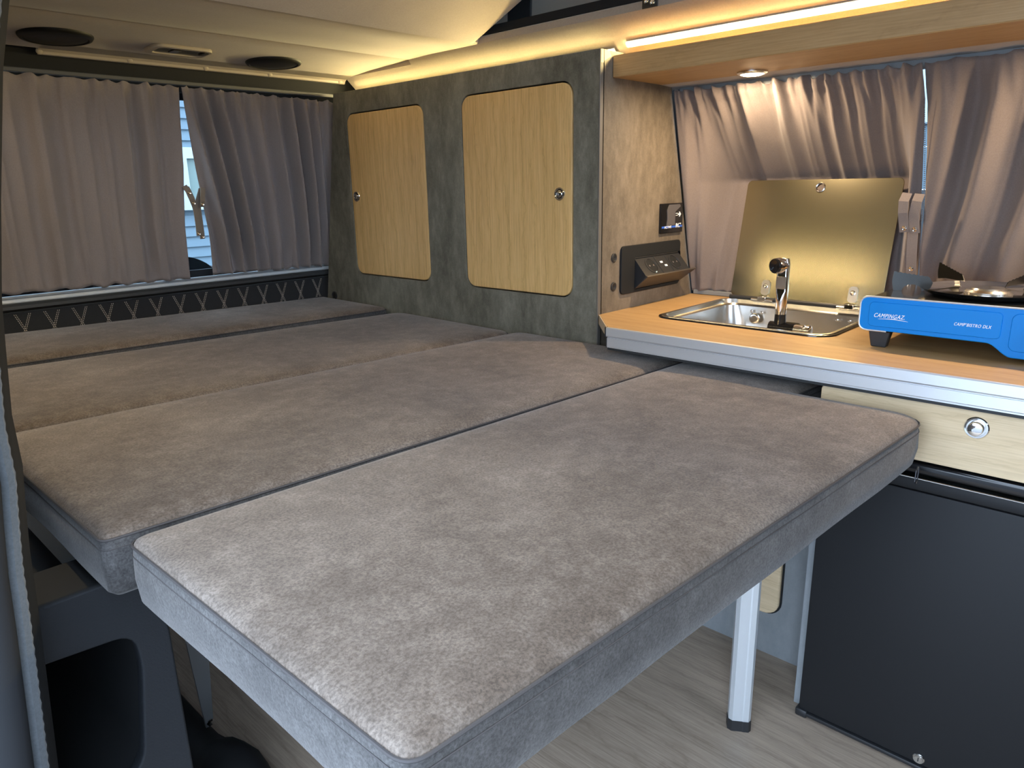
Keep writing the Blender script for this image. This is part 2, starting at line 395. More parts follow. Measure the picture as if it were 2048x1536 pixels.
# ------------------------------------------------------------------ tailgate
TA, TB = V((1.43, 2.18, 1.385)), V((1.43, 2.31, .72))
def tg_y(z): return 2.18 + .13 * (1.385 - z) / .665
dr = struct('door_1', prism(BM(), [(2.36, 0), (2.45, 0), (2.45, .82), (2.36, .82)], 'x', .19, 1.95), WHITEP)
bm = BM(); prism(bm, [(2.325, .30), (2.40, .30), (2.40, .806), (2.303, .806), (2.288, .800), (2.286, .792), (2.305, .784), (2.325, .780)], 'x', .20, 1.60); obj('trim_panel', bm, DARKTRIM, dr, True, angle=35)
bm = BM(); box(bm, (.22, 2.304, .45), (1.46, 2.33, .782), .004, 2); pad = obj('stitched_pad', bm, cloth('pad_vinyl', (.022, .023, .025), (.032, .033, .035), .2), dr)
for i in range(14):
    cx = .491 + .0703 * i; zc = .728 + .0 * i; bm = BM()
    for sgn in (-1, 1):
        for off in (-.0022, .0022):
            for q in range(12):
                t0 = q / 12; t1 = t0 + .055
                def pt(t): return V((cx + sgn * (.0175 - .026 * t) + off, 2.3036, .776 - .0655 * t))
                tube(bm, [pt(t0), pt(t1)], .00075, 4)
    obj('cross_stitch', bm, THREAD, pad)
bm = BM(); box(bm, (.20, 2.30, .806), (1.60, 2.36, .818), .003); obj('white_sill', bm, WHITEP, dr)
w1 = struct('window_1', plate(rrect(.87, 1.10, 1.40, .60, .06), [rrect(.87, 1.095, 1.30, .50, .05)], .02, lambda u, v, w: (u, tg_y(v) + .055 + w, v)), RUB)
obj('pane', plate(rrect(.87, 1.10, 1.34, .54, .05), [], .005, lambda u, v, w: (u, tg_y(v) + .06 + w, v)), GLASS, w1)
bm = BM(); box(bm, (.19, 2.33, .60), (.21, 2.46, 1.42)); box(bm, (1.53, 2.30, .60), (1.96, 2.46, 1.42)); box(bm, (.19, 2.26, 1.37), (1.96, 2.46, 1.47)); obj('surround', bm, DARKTRIM, dr)
bm = BM(); loops = []
for i in range(13):
    t = i / 12; xx = .89 + .20 * t; h = .04 * math.sin(pi * min(1, max(0, t * 1.1))) ** .8 + .004
    yb = 2.40
    loops.append([(xx, yb, .84), (xx, yb + .05, .84), (xx, yb + .045, .84 + h), (xx, yb + .005, .84 + h)])
loft(bm, loops, True, True); obj('wiper_cover', bm, BLKM, dr, True)

# ------------------------------------------------------------------ door pillar at the left edge
PE = [(.214, 1.42), (.208, 1.251), (.193, 1.193), (.172, 1.082), (.157, .993), (.152, .946), (.146, .884), (.146, .833), (.142, .797), (.137, .745), (.134, .69), (.129, .616), (.123, .527), (.117, .44), (.10, .2), (.09, 0.0)]
def pil(off0, y0, off1, y1): return [[(x + off0(z), y0, z), (x + off1(z), y1, z)] for x, z in PE]
pl = struct('trim_2', loft(BM(), [[(x, .80, z), (x - .012, .775, z), (x - .03, .775, z), (x - .03, .86, z), (x + .0, .86, z)] for x, z in PE], True, True), BLKM, smooth=True, angle=30)
def wdt(z): return interp([(.0, .017), (.75, .0135), (1.0, .012), (1.3, .012)], z)
rb = BM(); zs = [PE[0][1] - i * .006 for i in range(int(PE[0][1] / .006))]
PEx = sorted([(z, x) for x, z in PE])
loops = []
for z in zs:
    x = interp(PEx, z) - wdt(z); r = .0078 + .00045 * (1 if int(z / .006) % 2 else -1)
    loops.append([(x - .008 + r * math.cos(2 * pi * k / 8), .766 + r * math.sin(2 * pi * k / 8), z) for k in range(8)])
loft(rb, loops, True, True); obj('ribbed_seal', rb, RIBT, pl, True)
bm = BM(); loops = []
for x, z in PE:
    cx = x - wdt(z) - .034; loops.append([(cx + .020 * math.cos(2 * pi * k / 14), .758 + .016 * math.sin(2 * pi * k / 14), z) for k in range(14)])
loft(bm, loops, True, True); obj('rubber_seal', bm, RUB, pl, True)
bm = BM(); loft(bm, [[(x - .066, .765, z), (x - .3, .72, z), (x - .3, .80, z), (x - .05, .80, z)] for x, z in PE], True, True); obj('painted_pillar', bm, WHITEP, pl)

# ------------------------------------------------------------------ under the bed, left
ub = thing('side_storage_box', (.22, .92, 0), 'black textured plastic side locker with an open pocket under the bed corner', 'locker')
out = rpoly([(.095, -.0), (.286, 0.0), (.283, .545), (.262, .632), (.095, .632)], [0, .0, .01, .02, 0])
bm = plate(out, [rpoly([(.103, .31), (.225, .36), (.243, .50), (.241, .552), (.103, .563)], [.01, .03, .012, .025, .02])], .02, lambda u, v, w: (u, .905 + w, v), .003)
obj('front_panel', bm, PLAST_TEX, ub)
bm = BM(); loft(bm, [[(u, y, v) for u, v in rpoly([(.102, .309), (.226, .36), (.244, .50), (.242, .553), (.102, .564)], [.01, .03, .012, .025, .02])] for y in (.902, .915, 1.45)], False, True); obj('pocket', bm, BLKM, ub, True)
bm = BM(); box(bm, (.246, .915, 0), (.285, 1.12, .60)); obj('body', bm, PLAST_TEX, ub)
bm = BM(); box(bm, (.10, .896, .622), (.262, .99, .634), .005, 3); obj('top_lip', bm, BLKM, ub, True)
br = thing('bed_support_bracket', (.44, 1.30, 0), 'tapered grey metal plate standing on the floor under the bed', 'bracket')
bm = BM(); hexa(bm, [(.447, 1.298, .045), (.462, 1.298, .045), (.462, 1.304, .045), (.447, 1.304, .045)], [(.415, 1.298, .60), (.50, 1.298, .60), (.50, 1.304, .60), (.415, 1.304, .60)]); obj('plate', bm, BRACKET, br)
bm = BM(); lathe(bm, (.456, 1.297, .055), (0, -1, 0), [(.008, 0), (.008, .003), (.005, .006)], 6); obj('bolt', bm, CHROME, br)
fr_ = thing('floor_rail', (.44, 1.2, 0), 'black plastic seat rail cover on the floor beneath the bed', 'rail')
bm = BM(); loops = []
for i in range(15):
    t = i / 14; y = .96 + .75 * t; h = .05 + .07 * math.exp(-((y - 1.13) / .09) ** 2); wd = .045 + .02 * math.exp(-((y - 1.13) / .09) ** 2)
    loops.append([(.425 + wd * math.cos(q), y, max(0, h * math.sin(q))) for q in [pi * k / 8 for k in range(9)]])
loft(bm, loops, True, True); obj('cover', bm, BLKM, fr_, True, angle=60)

# ================================================================== TALL CABINET
XC = 1.432
cab = thing('tall_cabinet', (1.55, 1.55, .6), 'tall dark slate-grey cabinet with two oak doors beside the bed', 'cabinet')
mapf = lambda u, v, w: (XC + .009 + w, u, v)
D1 = rrect((1.704 + 2.083) / 2, 1.0625, .379, .506, .030, 6); D2 = rrect((1.152 + 1.538) / 2, 1.0645, .386, .512, .032, 6)
def grow(cx, cz, w, h, r, g): return rrect(cx, cz, w + 2 * g, h + 2 * g, r + g, 6)
h1 = grow((1.704 + 2.083) / 2, 1.0625, .379, .506, .030, .0035); h2 = grow((1.152 + 1.538) / 2, 1.0645, .386, .512, .032, .0035)
obj('front_panel', plate([(1.071, .60), (1.071, 1.381), (2.148, 1.386), (2.288, .70), (2.30, .60)], [h1, h2], .018, mapf, .0012), SLATE, cab)
obj('inner_panel', box(BM(), (XC + .022, 1.09, .60), (XC + .03, 2.14, 1.36)), BLKM, cab)
bm = BM(); prism(bm, [(XC + .012, .60), (1.895, .60), (1.888, .765), (1.738, 1.325), (1.60, 1.325), (1.53, 1.381), (XC + .012, 1.381)], 'y', 1.071, 1.089); obj('end_panel', bm, SLATE_END, cab)
bm = BM(); box(bm, (XC - .001, 1.0695, .60), (XC + .0125, 1.0735, 1.3805), .001); obj('edge_strip', bm, EDGE, cab)
bm = BM(); box(bm, (XC + .001, 1.0688, 1.352), (XC + .0115, 1.0735, 1.3808), .0005); obj('raw_edge', bm, WOODRAW_LIT, cab)
bm = BM(); prism(bm, [(XC + .0145, 1.356), (1.474, 1.369), (1.466, 1.3805), (XC + .0145, 1.3812)], 'y', 1.0700, 1.0745); obj('raw_corner_lit', bm, WOODRAW_LIT, cab)  # pale wedge of bare edge, shaped as the patch of LED light
bm = BM(); prism(bm, [(XC + .02, 1.372), (1.52, 1.372), (1.52, 1.378), (XC + .02, 1.378)], 'y', 1.09, 2.14); obj('top_panel', bm, SLATE, cab)
def ring_knob(door, c, d, r):
    bm = BM(); torus(bm, V(c), d, r * .82, r * .18, 32, 8); rg = obj('knob_ring', bm, CHROME, door, True)
    bm = BM(); lathe(bm, c, d, [(r * .8, -.002), (r * .8, .0006), (r * .6, .0006)], 28); obj('knob_recess', bm, GLOSSBLK, door, True)
    bm = BM(); lathe(bm, c, d, [(r * .56, -.001), (r * .56, .0022), (r * .46, .0036), (r * .2, .0042)], 28); obj('push_button', bm, CHROME, door, True)
for L, kn, lab in ((D1, (XC - .0015, 2.057, 1.061), 'narrower-looking oak door nearest the tailgate, knob at its left'), (D2, (XC - .0015, 1.190, 1.063), 'oak door nearest the worktop, knob at its right')):
    d = obj('door', plate(L, [], .016, lambda u, v, w: (XC + .008 + w, u, v), .002), oak_z, cab, label=lab)
    ring_knob(d, kn, (-1, 0, 0), .0165)
bm = BM(); lathe(bm, (XC, 2.238, .719), (-1, 0, 0), [(.015, 0), (.015, .003), (.0115, .0045), (.0105, .003)], 24); obj('cap', bm, BLK, cab, True)
for z in (.906, .834):
    bm = BM(); lathe(bm, (1.498, 1.071, z), (0, -1, 0), [(.0115, 0), (.0115, .0018), (.009, .003), (.008, .0022), (.003, .0022), (.0025, .0012)], 20); obj('screw_cap', bm, BLK, cab, True)

lw = thing('under_bed_cabinet', (1.5, .9, 0), 'plain light grey cabinet front under the bed, behind the table leg', 'cabinet')
bm = BM(); box(bm, (1.482, .50, .0), (1.50, 2.28, .60)); obj('panel', bm, GREYP, lw)
obj('door', plate(rrect(.64, .36, .13, .50, .035), [], .014, lambda u, v, w: (1.477 + w, u, v), .004), oak_pale, lw, label='pale oak flap with rounded lower corners')
obj('door_gap', plate(rrect(.64, .36, .138, .508, .038), [], .003, lambda u, v, w: (1.4815 + w, u, v)), BLKM, lw)

# --------------------------------------------------------------- devices on the end panel
dp = thing('control_panel', (1.755, 1.071, .952), 'small black square switch panel with blue line, on the cabinet end', 'control panel')
bm = BM(); box(bm, (1.700, 1.064, .953), (1.81, 1.071, 1.031), .001); obj('case', bm, GLOSSBLK, dp)
bm = BM(); box(bm, (1.7035, 1.0632, .9665), (1.807, 1.0642, .9715)); obj('blue_line', bm, BLUEP, dp)
bm = BM(); prism(bm, rpoly([(1.726, .973), (1.768, .973), (1.768, 1.008), (1.795, 1.022), (1.79, 1.0275), (1.738, 1.0275), (1.727, 1.012), (1.729, .99)], .002, 2), 'y', 1.0625, 1.0645); obj('rocker', bm, GREYPR, dp)
bm = text_bm('ACTIVE', .0095, lambda u, v, w: (1.715 + u, 1.0628 - w, .9655 + v), .15, .0002); obj('print', bm, WHITE, dp)
bm = text_bm("RC'", .016, lambda u, v, w: (1.771 + u, 1.0628 - w, .966 + v), .2, .0005); obj('print', bm, WHITE, dp)
bm = BM(); prism(bm, [(1.783, .999), (1.790, .999), (1.790, .994), (1.797, 1.001), (1.790, 1.008), (1.790, 1.003), (1.783, 1.003)], 'y', 1.0622, 1.0642)
prism(bm, [(1.772, .9975), (1.780, .9975), (1.780, .999), (1.772, .999)], 'y', 1.0622, 1.0642); prism(bm, [(1.772, 1.003), (1.780, 1.003), (1.780, 1.0045), (1.772, 1.0045)], 'y', 1.0622, 1.0642); obj('arrow_print', bm, WHITE, dp)

so = thing('flip_socket_unit', (1.665, 1.071, .81), 'black flip-out socket box with two power outlets, on the cabinet end above the worktop', 'socket')
obj('frame', plate(rrect(1.665, .871, .282, .122, .012), [rrect(1.695, .859, .222, .082, .004, 2)], .006, lambda u, v, w: (u, 1.068 + w, v), .0012), BLKM, so)
# tilted box: hinge at the bottom (y=1.066, z=.822); front lip at z .852 out by 6 cm
x0, x1 = 1.587, 1.803
secs = [(1.070, .897), (1.032, .853), (1.0655, .820), (1.0705, .820)]
bm = BM(); prism(bm, secs[:], 'x', x0, x1)
fb = obj('flip_box', bm, BLK, so)
bm = BM(); hexa(bm, [(x0 - .002, 1.067, .8185), (x0 - .002, 1.0645, .8200), (x0 - .002, 1.026, .852), (x0 - .002, 1.0285, .855)], [(x1 + .010, 1.067, .8185), (x1 + .010, 1.0645, .8200), (x1 + .026, 1.026, .852), (x1 + .026, 1.0285, .855)]); obj('front_flap', bm, plain('flap_plastic', (.06, .05, .04), .35), so)
fd = (V((0, 1.032, .853)) - V((0, 1.070, .897))).normalized(); nn = V((0, -fd.z, fd.y)); nn = nn if nn.z > 0 else -nn
midp = V((0, 1.051, .875))
for cx in (1.640, 1.755):
    c = midp + V((cx, 0, 0)); bm = BM()
    lathe(bm, c - nn * .001, nn, [(.0235, 0), (.0235, .0022), (.0205, .0026), (.0195, -.0002)], 28); ot = obj('outlet', bm, BLK, fb, True)
    bm = BM(); lathe(bm, c + nn * .0003, nn, [(.0195, 0), (.0195, .0004)], 28); obj('outlet_well', bm, BLKM, fb, True)
    bm = BM()
    for s_ in (-1, 1): lathe(bm, c + V((s_ * .009, 0, 0)) + nn * .0006, nn, [(.0028, 0), (.0028, .0004)], 10)
    box(bm, c + V((-.003, -.0155, -.0175)) + nn * .001, c + V((.003, -.0135, -.0135)) + nn * .001); obj('contacts', bm, CHROME, fb)
for i, dx in enumerate((-.006, .006)):
    c = midp + V((1.6985 + dx, 0, 0)) - fd * .0 + fd * (.006 * (1 if i else -1)); bm = BM()
    d_, u_ = nn, V((1, 0, 0)); pts = [c + u_ * sx * .0055 + fd * sy * .0028 for sx, sy in ((-1, -1), (1, -1), (1, 1), (-1, 1))]
    hexa(bm, pts, [p + nn * .0012 for p in pts]); obj('usb_port', bm, WHITE, fb)
for xx in (1.672, 1.725):
    bm = BM(); pts = [midp + V((xx + sx * .0007, 0, 0)) + fd * sy * .027 for sx, sy in ((-1, -1), (1, -1), (1, 1), (-1, 1))]; hexa(bm, pts, [p + nn * .0012 for p in pts]); obj('module_edge', bm, DARKTRIM, fb)

# ================================================================== KITCHEN
ZT = .771
wt = thing('worktop', (1.6, .5, .745), 'oak kitchen worktop with silver aluminium front edge and inset sink', 'worktop')
SKO = rrect(1.672, .737, .369, .418, .045, 8)
sk_in = rrect(1.672, .737, .352, .401, .04, 8)
obj('top', plate([(1.318, -.12), (1.895, -.12), (1.888, 1.0705), (1.436, 1.0705), (1.436, 1.066), (1.318, .957)], [sk_in], .024, lambda u, v, w: (u, v, ZT - .012 + w), .001), oak_y, wt)
bm = BM(); hexa(bm, [(1.3195, .9545, ZT - .024), (1.437, 1.0645, ZT - .024), (1.4345, 1.0675, ZT - .024), (1.3160, .9575, ZT - .024)], [(1.3195, .9545, ZT - .0006), (1.437, 1.0645, ZT - .0006), (1.4345, 1.0675, ZT - .0006), (1.3160, .9575, ZT - .0006)]); obj('corner_edge', bm, PALEEDGE, wt)
alu = [(1.3115, ZT + .0006), (1.3185, ZT + .0006), (1.3185, ZT - .046), (1.3145, ZT - .046), (1.3145, ZT - .0435), (1.3135, ZT - .043), (1.3145, ZT - .042), (1.3145, ZT - .0235), (1.3165, ZT - .023), (1.3165, ZT - .021), (1.3115, ZT - .0205), (1.3105, ZT - .018), (1.3105, ZT - .001)]
bm = BM(); prism(bm, alu, 'y', -.12, .955); obj('edge_profile', bm, ALU, wt)
bm = BM(); box(bm, (1.3095, .955, ZT - .0215), (1.3195, .9585, ZT + .001), .0007); box(bm, (1.3135, .955, ZT - .047), (1.3195, .9575, ZT - .022), .0007); obj('end_cap', bm, BLK, wt)

kb = thing('kitchen_cabinet', (1.6, .2, 0), 'kitchen base unit with pale oak drawer, around the black fridge', 'cabinet')
bm = BM(); box(bm, (1.362, .467, 0), (1.88, .481, ZT - .026)); obj('side_panel', bm, GREYP, kb)
bm = BM(); box(bm, (1.362, -.12, 0), (1.88, -.10, ZT - .026)); obj('side_panel', bm, GREYP, kb)
bm = BM(); box(bm, (1.40, -.10, .585), (1.87, .467, .60)); obj('shelf_board', bm, BLKM, kb)
dwr = obj('drawer', plate(rrect(.189, .6645, .572, .107, .008, 3), [], .017, lambda u, v, w: (1.3385 + w, u, v), .0012), oak_pale, kb)
bm = BM(); box(bm, (1.348, -.09, .606), (1.42, .46, .72)); obj('drawer_box', bm, BLKM, kb)
kc = V((1.330, .2225, .688)); bm = BM(); lathe(bm, kc, (-1, 0, 0), [(.0185, -.001), (.0185, .0012), (.017, .0028), (.0145, .003), (.014, .0005)], 32); kr = obj('knob_ring', bm, CHROME, dwr, True)
bm = BM(); lathe(bm, kc, (-1, 0, 0), [(.0115, -.001), (.0115, .009), (.0105, .0115), (.006, .0128)], 32); obj('push_knob', bm, CHROME, dwr, True)
bm = BM(); box(bm, (1.3175, -.118, ZT - .052), (1.40, .955, ZT - .047)); obj('under_rail', bm, DARKTRIM, kb)

fg = thing('fridge', (1.5, .18, 0), 'built-in black compressor fridge with flat door and key lock', 'fridge')
bm = BM(); box(bm, (1.330, -.09, .016), (1.352, .459, .5545), .003, 2); obj('door', bm, FRIDGE, fg, True)
bm = BM(); box(bm, (1.330, -.09, .556), (1.352, .459, .577), .003, 2); obj('top_strip', bm, FRIDGE, fg, True)
bm = BM(); box(bm, (1.328, -.09, .577), (1.36, .459, .580), .001); obj('chrome_line', bm, STEEL, fg)
bm = BM(); box(bm, (1.365, -.095, .02), (1.86, .464, .5835)); obj('body', bm, BLKM, fg)
bm = BM(); box(bm, (1.336, -.09, .5835), (1.40, .462, .604), .004, 2); obj('recess_trim', bm, GLOSSBLK, fg, True)  # black trim over the fridge, its black also standing for recess shadow
bm = BM(); box(bm, (1.327, -.09, .004), (1.358, .461, .0135), .003, 2); obj('bottom_rail', bm, BLK, fg, True)
bm = BM(); box(bm, (1.325, .440, 0.0), (1.352, .4645, .018), .004, 2); obj('foot', bm, BLK, fg, True)
lc = V((1.330, .231, .029)); bm = BM(); lathe(bm, lc, (-1, 0, 0), [(.0105, 0), (.0105, .002), (.009, .0035), (.0075, .0035), (.007, .0045)], 28); lk = obj('lock', bm, STEEL, fg, True)
bm = BM(); box(bm, (1.3250, .2302, .025), (1.3257, .2318, .033)); obj('key_slot', bm, BLK, lk)

# --------------------------------------------------------------- sink
sk = thing('sink', (1.67, .737, .65), 'stainless steel sink set in the oak worktop under the raised glass lid', 'sink')
bm = BM(); loft(bm, [[(u, v, z) for u, v in rrect(1.672, .737, .369 + g, .418 + g, .045 + g / 2, 8)] for g, z in ((.006, ZT), (.005, ZT + .0022), (0, ZT + .003), (-.006, ZT + .003))]); obj('rim_gasket', bm, GLOSSBLK, sk, True)
def rl(w, h, r, z, cx=1.672, cy=.737): return [(u, v, z) for u, v in rrect(cx, cy, w, h, r, 8)]
bm = BM(); loft(bm, [rl(.362, .411, .042, ZT + .001), rl(.360, .409, .042, ZT + .0045), rl(.350, .399, .04, ZT + .0055), rl(.344, .393, .038, ZT + .0045), rl(.338, .387, .036, ZT - .006), rl(.326, .375, .034, ZT - .008), rl(.318, .367, .034, ZT - .010, 1.670), rl(.312, .361, .05, ZT - .05, 1.670), rl(.300, .349, .055, ZT - .105, 1.670), rl(.27, .32, .06, ZT - .118, 1.670), rl(.1, .1, .045, ZT - .123, 1.66)], False, True); obj('basin', bm, STEEL, sk, True, angle=45)
bm = BM(); lathe(bm, (1.812, .838, .733), (-1, 0, .04), [(.0145, -.002), (.0145, .001), (.012, .0022), (.004, .0015)], 24); obj('overflow', bm, CHROME, sk, True)
bm = BM(); lathe(bm, (1.66, .80, ZT - .1235), (0, 0, 1), [(.03, 0), (.03, .002), (.024, .002), (.018, -.002), (.006, -.0015)], 28); obj('drain', bm, CHROME, sk, True)
for y, z in ((.850, .75), (.821, .749), (.628, .7505), (.598, .751)):
    bm = BM(); lathe(bm, (1.8185, y, z), (-1, 0, .04), [(.004, 0), (.004, .0015), (.0025, .0025)], 12); obj('rivet', bm, CHROME, sk, True)
# lid
def lidp(v, s, w=0):   # v along y, s along slope
    return (1.852 + .0655 * s / .309 - w * .978, v, .783 + .302 * s / .309 + w * .21)
lid = obj('glass_lid', plate(rrect(.7345, .1545, .389, .309, .012, 5), [rrect(.733, .288, .0185, .0185, .009, 6)], .005, lambda u, v, w: lidp(u, v, w), .0008), GLASSWARM, sk)
bm = BM(); lc = V(lidp(.733, .288, .0)); ln = V((-.978, 0, .21)); torus(bm, lc + ln * .003, ln, .0105, .0024, 28, 8); lathe(bm, lc - ln * .004, ln, [(.0105, 0), (.0105, .007), (.0085, .007), (.0085, 0)], 28, False, False); obj('finger_ring', bm, CHROME, sk, True)
bm = BM(); tube(bm, [(1.846, .545, .780), (1.846, .928, .780)], .006, 12); obj('lid_bar', bm, BLK, sk, True)
for y in (.832, .609):
    bm = BM(); hp = lambda u, s, w: V(lidp(y + u, s, w))
    L = [(p[0], p[1]) for p in rrect(0, .027, .022, .040, .009, 5)]
    hexa(bm, [hp(u, s, .003) for u, s in L], [hp(u, s, .0062) for u, s in L]); hg = obj('hinge', bm, HINGE, sk, True, angle=30)
    bm = BM(); lathe(bm, hp(0, .031, .0062), ln, [(.0065, 0), (.0065, .001), (.005, .0016), (.002, .0012)], 16); obj('hinge_screw', bm, CHROME, hg, True)
    bm = BM(); box(bm, (1.832, y - .011, .776), (1.850, y + .012, .7895), .002); tube(bm, [(1.838, y - .03, .7785), (1.838, y + .03, .7785)], .0045, 10); obj('hinge_base', bm, CHROME, hg, True)

# faucet
fc = thing('folding_faucet', (1.62, .68, .74), 'chrome folding tap with black base standing up in the sink', 'faucet')
bm = BM(); tube(bm, [(1.618, .709, .7545), (1.618, .650, .7545)], .0148, 20); box(bm, (1.62, .652, .739), (1.66, .706, .764), .004); obj('base', bm, GLOSSBLK, fc, True)
bm = BM(); lathe(bm, (1.618, .650, .7545), (0, -1, 0), [(.0135, 0), (.0135, .02), (.010, .021), (.010, .026), (.0145, .027), (.0145, .034), (.012, .036)], 24); obj('mixer_knob', bm, CHROME, fc, True)
bm = BM(); lathe(bm, (1.62, .687, .757), (0, 0, 1), [(.0145, 0), (.0135, .006), (.0125, .028), (.0125, .031)], 24); obj('collar', bm, GLOSSBLK, fc, True)
bm = BM()
def sec(z, wx, wy, r, dx=0, dy=0): return [(1.62 + dx + p[0], .687 + dy + p[1], z) for p in rrect(0, 0, wx, wy, r, 5)]
loft(bm, [sec(.787, .025, .025, .0124), sec(.818, .0255, .0255, .0126), sec(.832, .022, .025, .008), sec(.840, .018, .025, .004), sec(.905, .018, .0245, .004, 0, .001), sec(.914, .015, .021, .004, .001, .002)], True, True); obj('spout', bm, CHROME, fc, True, angle=30)
bm = BM(); box(bm, (1.6095, .676, .846), (1.6115, .699, .874), .0004); obj('spout_inset', bm, STEEL, fc)
bm = BM(); lathe(bm, (1.612, .694, .899), (-1, .35, -.05), [(.016, -.012), (.0175, -.004), (.0175, .010), (.0165, .013)], 28); hd = obj('head_ring', bm, CHROME, fc, True)
bm = BM(); lathe(bm, (1.6005, .698, .8983), (-1, .35, -.05), [(.0168, -.002), (.0168, .0035), (.0155, .005), (.011, .0045), (.006, .003)], 28); obj('outlet', bm, GLOSSBLK, hd, True)

# --------------------------------------------------------------- stove
st = thing('camping_stove', (1.6, .28, ZT), 'blue portable gas stove with chrome burner bowl, on the worktop right of the sink', 'stove')
XS = 1.470; YL, YR = .465, .105
zt_, zb_ = .8665, .8035
def front_outline(g=0):
    L = [(YL - g, zt_ - g), (YL - g, zb_ + g)]
    p = [(YR + g, zt_ - g)]
    for i in range(9): # right part drops lower
        t = i / 8; s = t * t * (3 - 2 * t); p.append((lerp(YR + g, .15, 0), .782 + g) if i == 0 else (lerp(.212, .250, t), lerp(.782, zb_ - .002, s) + g))
    return L, p
pts = [(YL, zb_ + .014), (YL - .001, zb_ + .008), (YL - .004, zb_ + .0035), (YL - .009, zb_ + .0008), (YL - .016, zb_)]
for i in range(9):
    t = i / 8; s = t * t * (3 - 2 * t); pts.append((lerp(.252, .212, t), lerp(zb_ - .001, .781, s)))
pts += [(YR, .781), (YR, zt_), (YL - .016, zt_), (YL - .009, zt_ - .0008), (YL - .004, zt_ - .0035), (YL - .001, zt_ - .008), (YL, zt_ - .014)]
obj('front_panel', plate(pts, [], .006, lambda u, v, w: (XS + w, u, v), .0015), BLUE, st)
obj('raised_field', plate(rrect((.449 + .232) / 2, .8345, .217, .047, .008, 5), [], .003, lambda u, v, w: (XS - .0032 + w, u, v), .0013), BLUE, st)
obj('raised_field', plate(rrect((.219 + .115) / 2, .826, .104, .066, .012, 5), [], .003, lambda u, v, w: (XS - .0032 + w, u, v), .0013), BLUE, st)
obj('knob', lathe(BM(), (XS - .004, .165, .826), (-1, 0, 0), [(.022, 0), (.021, .012), (.018, .014)], 28), BLK, st, True)
bm = BM(); edge = [(YL - .05, zb_ - .0008), (YL - .016, zb_ - .0008), (YL - .009, zb_), (YL - .0035, zb_ + .003), (YL - .0003, zb_ + .008), (YL + .0007, zb_ + .014), (YL + .0007, zt_ - .014), (YL - .0003, zt_ - .008), (YL - .0035, zt_ - .003), (YL - .009, zt_), (YL - .016, zt_ + .0009), (YR, zt_ + .0009)]
tube(bm, [(XS - .0022, u, v) for u, v in edge], .0017, 8); obj('steel_edge', bm, ALU, st, True)
body = [(YL - .002, zb_ + .012), (YL - .014, zb_ + .001), (.24, zb_ + .001), (.21, .783), (YR, .783), (YR, zt_ - .002), (YL - .014, zt_ - .002), (YL - .002, zt_ - .012)]
bm = BM(); prism(bm, body, 'x', XS + .002, 1.745); obj('body', bm, GLOSSBLK, st)
bm = BM(); box(bm, (XS + .002, YR + .004, zt_ - .0025), (1.742, YL - .015, zt_ + .0002), .001); obj('top_plate', bm, plain('black_enamel', (.02, .02, .02), .15), st)
bc = V((1.61, .285, 0))
bm = BM(); lathe(bm, bc + V((0, 0, .866)), (0, 0, 1), [(.075, 0), (.088, .001), (.105, .0065), (.115, .0125), (.1165, .0135), (.115, .0130), (.104, .005), (.085, .002), (.05, .003), (.04, .004)], 48, False, True); obj('drip_bowl', bm, CHROME, st, True, angle=80)
bm = BM(); lathe(bm, bc + V((0, 0, .868)), (0, 0, 1), [(.040, 0), (.040, .006), (.036, .010), (.030, .010), (.028, .013), (.012, .0135)], 36); obj('burner', bm, STEEL, st, True)
def support(pa, pb, top, low, bot, arch):
    pa, pb = V(pa), V(pb); d = (pb - pa); L = d.length; d.normalize(); nrm = V((-d.y, d.x, 0)); P = []
    n = 16
    P.append((0, bot))
    P.append((-.004, (bot + top) / 2)); P.append((-.002, top))
    for i in range(n): P.append((L * (i + .5) / n * .92, lerp(top, low, (i / n)) - (.0015 if i % 2 else 0)))
    P.append((L, low - .012)); P.append((L * .95, bot + .006))
    if arch:
        for i in range(9): q = pi * i / 8; P.append((L * .48 + L * .26 * math.cos(q), bot + .013 * math.sin(q)))
    else: P.append((L * .3, bot + .004))
    bm = BM(); hexa(bm, [pa + d * u + V((0, 0, z)) - nrm * .0006 for u, z in P], [pa + d * u + V((0, 0, z)) + nrm * .0006 for u, z in P])
    return obj('pan_support', bm, plain('support_steel', (.06, .06, .058), .3, 1) if 'support_steel' not in MATS else MATS['support_steel'], st)
support((1.577, .442, 0), (1.60, .378, 0), .905, .896, .867, True)
support((1.765, .408, 0), (1.69, .342, 0), .908, .892, .874, False)
support((1.750, .238, 0), (1.63, .264, 0), .902, .890, .876, False)
support((1.52, .16, 0), (1.565, .21, 0), .902, .892, .868, False)
for y0, y1 in ((.447, .408), (.16, .12)):
    for x0 in (1.468, 1.715):
        bm = BM(); hexa(bm, [(x0 + .003, y1 + .006, ZT), (x0 + .018, y1 + .006, ZT), (x0 + .018, y0 - .006, ZT), (x0 + .003, y0 - .006, ZT)], [(x0 + .001, y1, .802), (x0 + .022, y1, .802), (x0 + .022, y0, .802), (x0 + .001, y0, .802)])
        bmesh.ops.bevel(bm, geom=list(bm.edges), offset=.0015, segments=1, affect='EDGES'); obj('foot', bm, BLK, st)
tm = lambda y0, z0: (lambda u, v, w: (XS - .0050 - w, y0 - u, z0 + v))
obj('lettering', text_bm('CAMPINGAZ.', .0110, tm(.4400, .8295), .30, .00016, .77), WHITE, st)
bm = BM(); tube(bm, [(XS - .0050, .431 - .052 * i / 10, .8262 + .0018 * math.sin(pi * i / 10) - .0004 * i / 10) for i in range(11)], [.0003 + .0005 * math.sin(pi * i / 10) for i in range(11)], 6); obj('lettering_swoosh', bm, WHITE, st)
